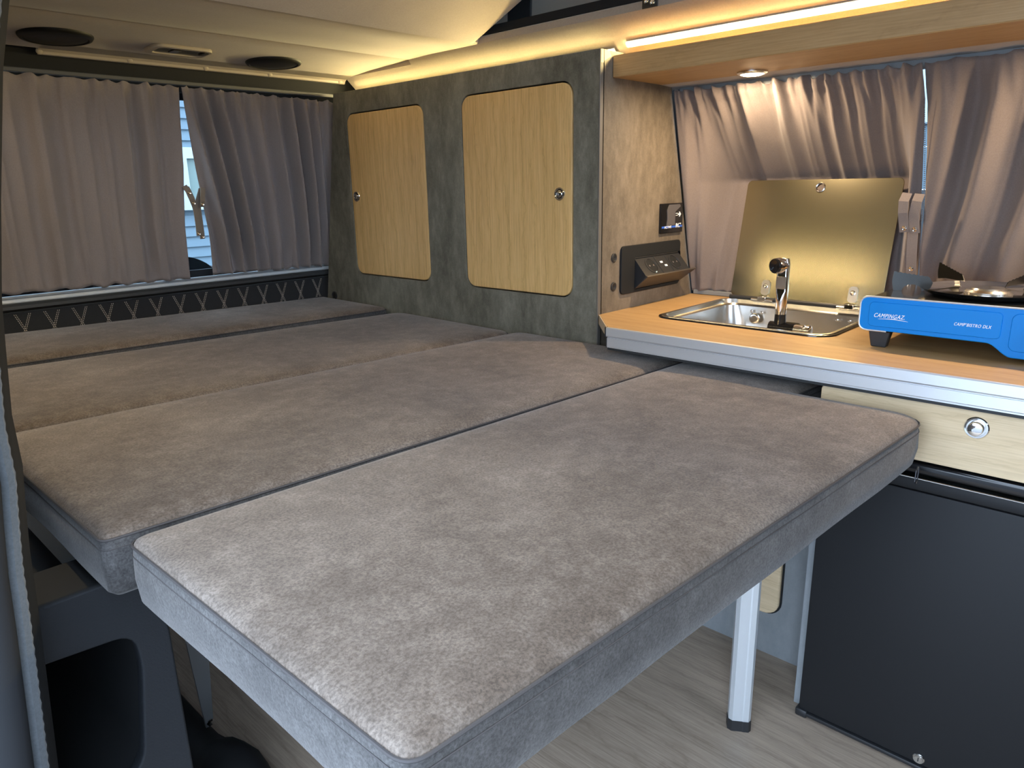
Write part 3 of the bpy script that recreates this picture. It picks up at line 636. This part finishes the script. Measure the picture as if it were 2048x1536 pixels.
bm = text_bm("CAMP'", .0080, tm(.3045, .8285), .22, .00012, .77); yn = min(v.co.y for v in bm.verts); obj('lettering', bm, WHITE, st)
obj('lettering', text_bm('BISTRO DLX', .0080, tm(yn + .0004, .8285), .22, .00012, .77), WHITE, st)

# --------------------------------------------------------------- overhead shelf, lamp, LED
sh = thing('overhead_shelf', (1.6, .3, 1.323), 'long oak overhead shelf board above the kitchen curtains', 'shelf')
bm = BM(); box(bm, (1.48, -1.5, 1.323), (1.50, 1.0705, 1.371), .002); obj('front_board', bm, oak_y, sh)
bm = BM(); box(bm, (1.50, -1.5, 1.3235), (1.7275, 1.0705, 1.335), .001); obj('bottom_board', bm, oak_y, sh)
def downlight(y, label):
    dl = thing('downlight', (1.66, y, 1.316), label, 'lamp', 'downlights under the shelf')
    bm = BM(); lathe(bm, (1.66, y, 1.3235), (0, 0, -1), [(.034, 0), (.034, .003), (.030, .006), (.0265, .006), (.0255, .002)], 36); obj('bezel', bm, STEEL, dl, True)
    bm = BM(); lathe(bm, (1.66, y, 1.3215), (0, 0, -1), [(.0255, 0), (.0255, .004), (.02, .0062), (.008, .0068)], 36); obj('lens', bm, LAMPGLOW, dl, True)
    ld = bpy.data.lights.new('downlight_beam', 'AREA'); ld.shape = 'DISK'; ld.size = .045; ld.energy = SPOT_W; ld.color = (1.0, .74, .46)
    lo = bpy.data.objects.new('downlight_beam', ld); COL.objects.link(lo); lo.parent = dl; lo.location = (0, 0, -.002)
downlight(.813, 'round glowing downlight under the oak shelf above the raised sink lid')
downlight(.10, 'round downlight under the oak shelf past the stove, at the right end')
led = thing('led_light_strip', (1.52, .3, 1.39), 'glowing warm white light strip along the roof rail above the shelf', 'light strip')
u = V((.667, 0, -.745)); nrm = V((-.745, 0, -.667))
def led_run(cx, cz, ya, yb):
    c0 = V((cx, 0, cz)) + nrm * .001
    def bar(c, w0, w1, h):
        sec = [c - u * w0, c + u * w0, c + u * w1 + nrm * h, c - u * w1 + nrm * h]
        return hexa(BM(), [p + V((0, ya, 0)) for p in sec], [p + V((0, yb, 0)) for p in sec])
    obj('profile', bar(c0, .0075, .0075, .003), WHITE, led)
    obj('diffuser', bar(c0 + nrm * .003, .0052, .004, .002), LED, led)
led_run(1.5175, 1.3982, -1.5, 1.056)
led_run(1.521, 1.3890, 1.092, 2.12)

led2 = thing('led_light_strip', (.2, 1.5, 1.395), 'warm light strip under the roof rail on the door side, behind the door pillar', 'light strip')
LED2 = emit('door_side_strip', (1.0, .78, .44), LED2_STRENGTH)
obj('profile', box(BM(), (.192, 1.08, 1.394), (.208, 2.12, 1.40)), WHITE, led2)
bm = BM(); prism(bm, [(.194, 1.394), (.206, 1.394), (.2045, 1.391), (.1955, 1.391)], 'y', 1.085, 2.115); obj('diffuser', bm, LED2, led2)
# --------------------------------------------------------------- speakers and ceiling lamp
for (x, y, lab) in ((.605, 2.018, 'round black ceiling speaker left of the rear lamp'), (1.165, 2.035, 'round black ceiling speaker right of the rear lamp')):
    sp = thing('ceiling_speaker', (x, y, 1.43), lab, 'speaker', 'ceiling speakers')
    z = 1.4425; d = V((0, -.045, -1))
    bm = BM(); lathe(bm, (x, y, z), d, [(.078, -.004), (.078, .003), (.074, .0085), (.068, .010), (.066, .007)], 40); obj('rim', bm, SPKR, sp, True)
    bm = BM(); lathe(bm, (x, y, z), d, [(.066, .006), (.060, .0095), (.03, .0115), (.008, .012)], 40); obj('grille', bm, SPKR, sp, True)
cl = thing('ceiling_lamp', (.89, 2.02, 1.43), 'beige-rimmed rectangular rear ceiling lamp between the two speakers', 'lamp')
def lampmap(u, v, w): return (.885 + u, 2.015 + v, 1.4395 - .045 * v * .9 + w)
obj('bezel', plate(rrect(0, 0, .152, .092, .022), [rrect(.006, -.0, .128, .066, .016)], .009, lambda u, v, w: lampmap(u, v, w - .001), .002), PLASTB, cl)
obj('lens', plate(rrect(.006, 0, .128, .066, .016), [], .005, lambda u, v, w: lampmap(u, v, w), .001), plain('smoked_lens', (.05, .05, .05), .2), cl)
bm = BM(); box(bm, lampmap(-.02, -.02, -.006), lampmap(.0, .02, -.003), .0008); obj('switch', bm, GREYPR, cl)
bm = BM(); box(bm, lampmap(.055, -.03, -.007), lampmap(.066, .01, -.003), .0008); obj('lens_clip', bm, BLK, cl)

# ================================================================== CUSHIONS
def bedz(x): return .70 + .022 * (1.40 - x) / 1.15
def cushion(label, poly, rad, T, zoff=0.0, seed=0, crown=.005, grp='bed cushions'):
    npoly = len(poly); PV = [V(p) for p in poly]
    def outline(ins):
        pts = []
        for i in range(npoly):
            p, a, b = PV[i], PV[i - 1], PV[(i + 1) % npoly]
            d0, d1 = (p - a).normalized(), (b - p).normalized()
            n0, n1 = V((-d0.y, d0.x)), V((-d1.y, d1.x)); den = 1 + n0.dot(n1)
            pts.append(p + (n0 + n1) * ins / den)
        rr = [max(.003, (rad[i]) - ins * .6) for i in range(npoly)]
        base = rpoly([tuple(q) for q in pts], rr, 6); out = []
        for i in range(npoly):
            seg = base[i * 7:(i + 1) * 7]; out += [V(q) for q in seg]
            a_, b_ = V(seg[-1]), V(base[((i + 1) % npoly) * 7]); n = 14
            out += [a_.lerp(b_, k / n) for k in range(1, n)]
        return out
    dense = outline(0); m = len(dense)
    def loop(ins, dz, wob=0):
        P = outline(ins); out = []
        for i in range(m):
            p = P[i]; t = (P[(i + 1) % m] - P[i - 1]).normalized()
            w = wob * nz(dense[i].x * 6 + seed, dense[i].y * 6, dz * 40); p = p + V((t.y, -t.x)) * w
            out.append(V((p.x, p.y, bedz(p.x) + zoff + dz)))
        return out
    cx = sum(p.x for p in dense) / m; cy = sum(p.y for p in dense) / m
    t = thing('bed_cushion', (cx, cy, bedz(cx) + zoff - T), label, 'cushion', grp)
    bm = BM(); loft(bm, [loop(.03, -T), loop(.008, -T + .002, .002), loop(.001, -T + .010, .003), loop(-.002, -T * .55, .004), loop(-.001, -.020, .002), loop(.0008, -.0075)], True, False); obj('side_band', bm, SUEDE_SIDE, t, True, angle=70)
    bm = BM(); loft(bm, [loop(.0008, -.0075), loop(.003, -.0035), loop(.008, -.0005, .001), loop(.02, crown * .45), loop(.045, crown * .8), loop(.09, crown), loop(.10, crown)], False, True)
    top = obj('top_cover', bm, SUEDE, t, True, angle=70)
    bm = BM(); tube(bm, loop(-.0002, -.0072), .0016, 6, True); obj('seam', bm, seam_m, t, True)
    bm = BM(); tube(bm, loop(-.0009, -.0185, .001), .0009, 5, True); obj('topstitch', bm, seam_m, t, True)
    return t
c4 = cushion('brown-grey suede bed cushion nearest the viewer, notched around the drawer', [(.226, .806), (.232, .325), (1.302, .287), (1.303, .512), (1.425, .506), (1.425, .806)], [.02, .02, .06, .012, .01, .01], .084, 0, 1)
zp = obj('zip', tube(BM(), [(.237 + .002 * i / 12, .62 - .28 * i / 12, bedz(.23) - .0835) for i in range(13)], .0012, 6), GREYPR, c4)
bm = BM(); bx = V((1.252, .2835, .628)); pts = [bx + V((0, -.002, 0)), bx + V((-.0075, -.002, -.004)), bx + V((-.0075, -.002, -.024)), bx + V((0, -.002, -.030)), bx + V((.0075, -.002, -.024)), bx + V((.0075, -.002, -.004))]
tube(bm, pts, .0011, 6, True); obj('zip_pull', bm, plain('zip_metal', (.12, .12, .13), .25, .8), c4, True)
c3 = cushion('brown-grey suede bed cushion, second from the viewer, ending at the worktop corner', [(.203, 1.335), (.207, .827), (1.425, .816), (1.427, 1.335)], [.03, .012, .01, .04], .082, .0, 2)
c2 = cushion('brown-grey suede bed cushion, third from the viewer, against the left cabinet door', [(.25, 1.875), (.22, 1.345), (1.412, 1.346), (1.428, 1.86)], [.03, .02, .035, .05], .082, .0, 3)
c1 = cushion('dark brown-grey suede bed cushion farthest back, against the tailgate', [(.28, 2.296), (.26, 1.885), (1.418, 1.905), (1.428, 2.296)], [.02, .02, .03, .02], .086, .010, 4, .008)

bf = thing('bed_platform', (.8, 1.2, .55), 'dark bed base board carrying the four suede cushions', 'bed base')
bm = BM(); hexa(bm, [(.31, .93, bedz(.31) - .103), (1.42, .93, bedz(1.42) - .103), (1.42, 2.28, bedz(1.42) - .103), (.31, 2.28, bedz(.31) - .103)], [(.31, .93, bedz(.31) - .0865), (1.42, .93, bedz(1.42) - .0865), (1.42, 2.28, bedz(1.42) - .0865), (.31, 2.28, bedz(.31) - .0865)]); obj('rear_board', bm, BLKM, bf)
bm = BM(); hexa(bm, [(.36, .36, bedz(.36) - .100), (1.25, .36, bedz(1.25) - .100), (1.25, .92, bedz(1.25) - .100), (.36, .92, bedz(.36) - .100)], [(.36, .36, bedz(.36) - .0845), (1.25, .36, bedz(1.25) - .0845), (1.25, .92, bedz(1.25) - .0845), (.36, .92, bedz(.36) - .0845)]); obj('front_board', bm, BLKM, bf)
bm = BM()
for y in (1.02, 2.1): box(bm, (.42, y, .50), (1.42, y + .035, .595))
obj('frame_rail', bm, BLKM, bf)
for x in (.50, 1.36): obj('frame_leg', box(BM(), (x, 1.95, 0), (x + .035, 1.985, .51)), BLKM, bf)

tl = thing('table_leg', (1.214, .535, 0), 'silver aluminium table leg with black foot holding up the front of the bed', 'table leg')
lx, ly = 1.214, .535; th = math.radians(-42)
prof = [(-.032, .008), (-.026, .020), (.022, .020), (.032, .010), (.032, -.010), (.022, -.020), (-.010, -.021), (-.026, -.020), (-.032, -.008)]
prof = [(-.031, -.012), (-.021, -.021), (.006, -.021), (.010, -.0222), (.024, -.0222), (.031, -.014), (.031, .014), (.022, .021), (-.021, .021), (-.031, .012)]
# local -y of the profile faces the camera
dv = V((-lx, -ly)).normalized(); rt = V((lx, ly)).normalized(); rgt2 = V((rt.y, -rt.x))
tw_ = math.radians(10)
def lp(a, b, z, s=1.0):
    a2 = (a * math.cos(tw_) - b * math.sin(tw_)) * s; b2 = (a * math.sin(tw_) + b * math.cos(tw_)) * s
    return (lx + rgt2.x * a2 + rt.x * b2, ly + rgt2.y * a2 + rt.y * b2, z)
s_ = .70
bm = BM(); hexa(bm, [lp(a, b, .022, s_) for a, b in prof], [lp(a, b, bedz(lx) - .1005, s_) for a, b in prof]); obj('pole', bm, ALU_L, tl)
bm = BM(); hexa(bm, [lp(a, b, 0, s_ * 1.07) for a, b in prof], [lp(a, b, .024, s_ * 1.06) for a, b in prof]); obj('foot', bm, BLK, tl)

# ================================================================== CURTAINS
def fold1(n, seed, sharp=.0):
    ph = random.Random(seed); ks = [(n * (.6 + .8 * ph.random()), ph.random() * 6.28, .5 + ph.random()) for _ in range(5)]
    tot = sum(k[2] for k in ks)
    def f(s):
        w = s + .012 * math.sin(9 * s + seed)
        base = sum(a * math.sin(6.283 * k * w + p) for k, p, a in ks) / tot * 1.3
        r1 = 1 - 2 * abs(math.sin(3.1416 * ks[0][0] * w + ks[1][1])); r2 = 1 - 2 * abs(math.sin(3.1416 * ks[2][0] * 1.7 * w + ks[3][1]))
        return base + .45 * r1 + .3 * r2
    return f
def sheet(name, label, mat, edge0, edge1, place, ztop, zbot, nfold, amp, seed, nu=150, nv=60, slant=0, gather=.006, bulge=None, group=None, topn=2.2):
    ft, fm, fb = fold1(nfold * topn, seed), fold1(nfold, seed + 1), fold1(nfold * 1.7, seed + 2)
    bm = BM(); G = []
    for j in range(nv + 1):
        t = j / nv; row = []
        for i in range(nu + 1):
            s = i / nu
            z1 = ztop(s) + .004 * ft(s * .8 + .1); z0 = zbot(s) + .003 * fb(s * .8)
            z = lerp(z1, z0, t)
            pos = lerp(edge0(t), edge1(t), s)
            wt_ = max(0, 1 - t / .22) ** 1.3; wb_ = max(0, (t - .80) / .20) ** 1.2; wm = 1 - .55 * wt_ - .35 * wb_
            off = amp * wm * fm(s + slant * (t - .5)) + gather * wt_ * ft(s) + gather * wb_ * fb(s)
            off += amp * .25 * nz(s * 9 + seed, t * 2.4, 1)
            if abs(t - .035) < .012 : off += .0025
            if abs(t - .955) < .01: off -= .0015
            off *= .35 + .65 * min(1, min(s, 1 - s) / .06)
            if bulge:
                bb = bulge(pos, z); off = off * (1 - .6 * min(1, -bb / .08)) + bb
            row.append(bm.verts.new(place(pos, z, off)))
        G.append(row)
    for A, B in zip(G, G[1:]):
        for i in range(nu): bm.faces.new((A[i], A[i + 1], B[i + 1], B[i]))
    c = G[-1][nu // 2].co.copy()
    t_ = thing(name, c, label, 'curtain', group)
    o = obj('cloth', bm, mat, t_, True, angle=80)
    md = o.modifiers.new('thickness', 'SOLIDIFY'); md.thickness = .0014; md.offset = 0
    return t_
# rear pair on the tailgate
def tplace(x, z, off): return (x, tg_y(z) - .004 - off, z)
L_edge = lambda t: interp([(0, .944), (.16, .942), (.4, .944), (.52, .941), (.7, .939), (1, .947)], t)
R_edge = lambda t: interp([(0, .950), (.1, .957), (.31, .976), (.52, .996), (.74, 1.011), (1, 1.020)], t)
cu1 = sheet('curtain', 'taupe cloth curtain on the left half of the tailgate window', CURT2, lambda t: .28, L_edge, tplace, lambda s: 1.376 - .002 * s, lambda s: .838 - .012 * s, 9, .019, 11, 220, 60, -.03, .005)
cu2 = sheet('curtain', 'taupe cloth curtain on the right half of the tailgate window, beside the cabinet', CURT2, R_edge, lambda t: 1.462, tplace, lambda s: 1.375 - .010 * s, lambda s: .832 - .012 * s, 8, .019, 23, 190, 60, -.12, .006)
# kitchen side pair
def wx(z): return 1.73 + .145 * (1.32 - z) / .545
def wplace(y, z, off): return (wx(z) + .004 - off, y, z)
def lidbulge(y, z):
    # pushed out behind the raised lid
    fy = max(0, min(1, (y - .495) / .045)) * max(0, min(1, (1.06 - y) / .10)); fy = fy * fy * (3 - 2 * fy)
    if z > 1.085: k = max(0, 1 - (z - 1.085) / .235) ** 1.35
    else: k = 1
    need = max(0, (1.852 + .0655 * min(1.05, (z - .783) / .30)) - wx(z) + .034)
    return -fy * k * need if z <= 1.085 else -fy * k * (.0655 + 1.852 - wx(1.085) + .034)
A_edge = lambda t: interp([(0, .483), (.13, .475), (.24, .475), (.39, .474), (.51, .474), (.65, .471), (1, .473)], t)
B_edge = lambda t: interp([(0, .481), (.08, .477), (.15, .471), (.33, .465), (.5, .462), (.62, .464), (.75, .469), (1, .470)], t)
cu3 = sheet('curtain', 'taupe cloth curtain behind the raised sink lid', CURT, lambda t: 1.062 + .004 * t, A_edge, wplace, lambda s: 1.312 - .002 * s, lambda s: .783 + .0 * s, 8, .020, 37, 220, 70, .06, .009, lidbulge)
cu4 = sheet('curtain', 'taupe cloth curtain behind the blue stove', CURT, B_edge, lambda t: -.62, wplace, lambda s: 1.311 + .004 * min(1, s * 4), lambda s: .785, 9, .022, 51, 240, 60, .09, .009)
# rails
tag(obj('curtain_rail', box(BM(), (.24, tg_y(1.38) + .004, 1.378), (1.53, tg_y(1.38) + .014, 1.390), .002), plain('dark_rail', (.06, .062, .066), .5)), 'dark grey curtain rail above the tailgate curtains', 'curtain rail')
tag(obj('curtain_rail', box(BM(), (1.764, -1.3, 1.302), (1.776, 1.062, 1.3225), .001), GALV), 'grey metal curtain rail under the oak shelf, above the kitchen curtains', 'curtain rail')
tag(obj('curtain_rail', box(BM(), (1.882, -.1, .772), (1.892, 1.062, .784), .001), GALV), 'grey metal curtain rail along the back of the worktop', 'curtain rail')
tag(obj('curtain_rail', box(BM(), (.24, tg_y(.83) + .008, .819), (1.50, tg_y(.83) + .02, .826), .001), GALV), 'grey curtain rail at the bottom of the tailgate window', 'curtain rail')
def strap(cur, pts, wd, w, studs, mat, nrm):
    r = obj('strap', ribbon(BM(), pts, wd, w, .0022), mat, cur)
    for s in studs:
        bm = BM(); lathe(bm, V(s), nrm, [(.0052, -.001), (.0052, .0012), (.004, .0022), (.0025, .0018)], 14); obj('press_stud', bm, CHROME, r, True)
STR = cloth('strap_cloth', (.185, .155, .125), (.235, .20, .165)); STR2 = cloth('strap_side_cloth', (.20, .165, .15), (.26, .215, .195))
ty = lambda x, z, o=.012: (x, tg_y(z) - o, z)
strap(cu1, [ty(.942, 1.104, .010), ty(.948, 1.090, .020), ty(.957, 1.066, .022), ty(.965, 1.046, .020)], (1, 0, .35), .016, [ty(.951, 1.084, .023), ty(.962, 1.054, .024)], STR, (0, -1, 0))
strap(cu1, [ty(.950, 1.100, .008), ty(.964, 1.066, .010), ty(.973, 1.03, .010), ty(.977, .99, .010), ty(.979, .956, .010)], (1, 0, .1), .015, [ty(.978, .963, .012)], STR, (0, -1, 0))
strap(cu2, [ty(.997, 1.098, .010), ty(.992, 1.083, .020), ty(.989, 1.060, .022), ty(.988, 1.042, .020)], (1, 0, -.1), .014, [ty(.988, 1.050, .024)], STR, (0, -1, 0))
strap(cu2, [ty(.994, 1.095, .006), ty(.982, 1.06, .007), ty(.983, 1.03, .007), ty(.988, .98, .007), ty(.991, .946, .007)], (1, 0, -.1), .015, [ty(.991, .953, .009)], STR, (0, -1, 0))
wy = lambda y, z, o=.012: (wx(z) - o, y, z)
strap(cu3, [wy(.495, 1.052, .016), wy(.498, 1.035, .030), wy(.498, 1.010, .032), wy(.496, .988, .030), wy(.494, .968, .029)], (0, 1, 0), .020, [wy(.4945, .977, .032)], STR2, (-1, 0, -.2))
strap(cu4, [wy(.470, 1.050, .016), wy(.472, 1.035, .028), wy(.476, 1.010, .030), wy(.475, .988, .030), wy(.473, .966, .030)], (0, 1, 0), .020, [wy(.473, .975, .033)], STR2, (-1, 0, -.2))
strap(cu4, [wy(.477, 1.03, .014), wy(.480, .97, .018), wy(.480, .92, .020), wy(.479, .872, .021)], (0, 1, 0), .021, [wy(.479, .885, .024)], STR2, (-1, 0, -.2))
bm = BM()
for i in range(60):
    z = 1.24 - .0042 * i; t = (1.318 - z) / .535; y = B_edge(t) + .003; p = V(wy(y, z, .004)); box(bm, p - V((.001, .0012, .001)), p + V((.001, .0012, .001)))
o = obj('zip_teeth', bm, GREYPR, cu4); o['kind'] = 'stuff'
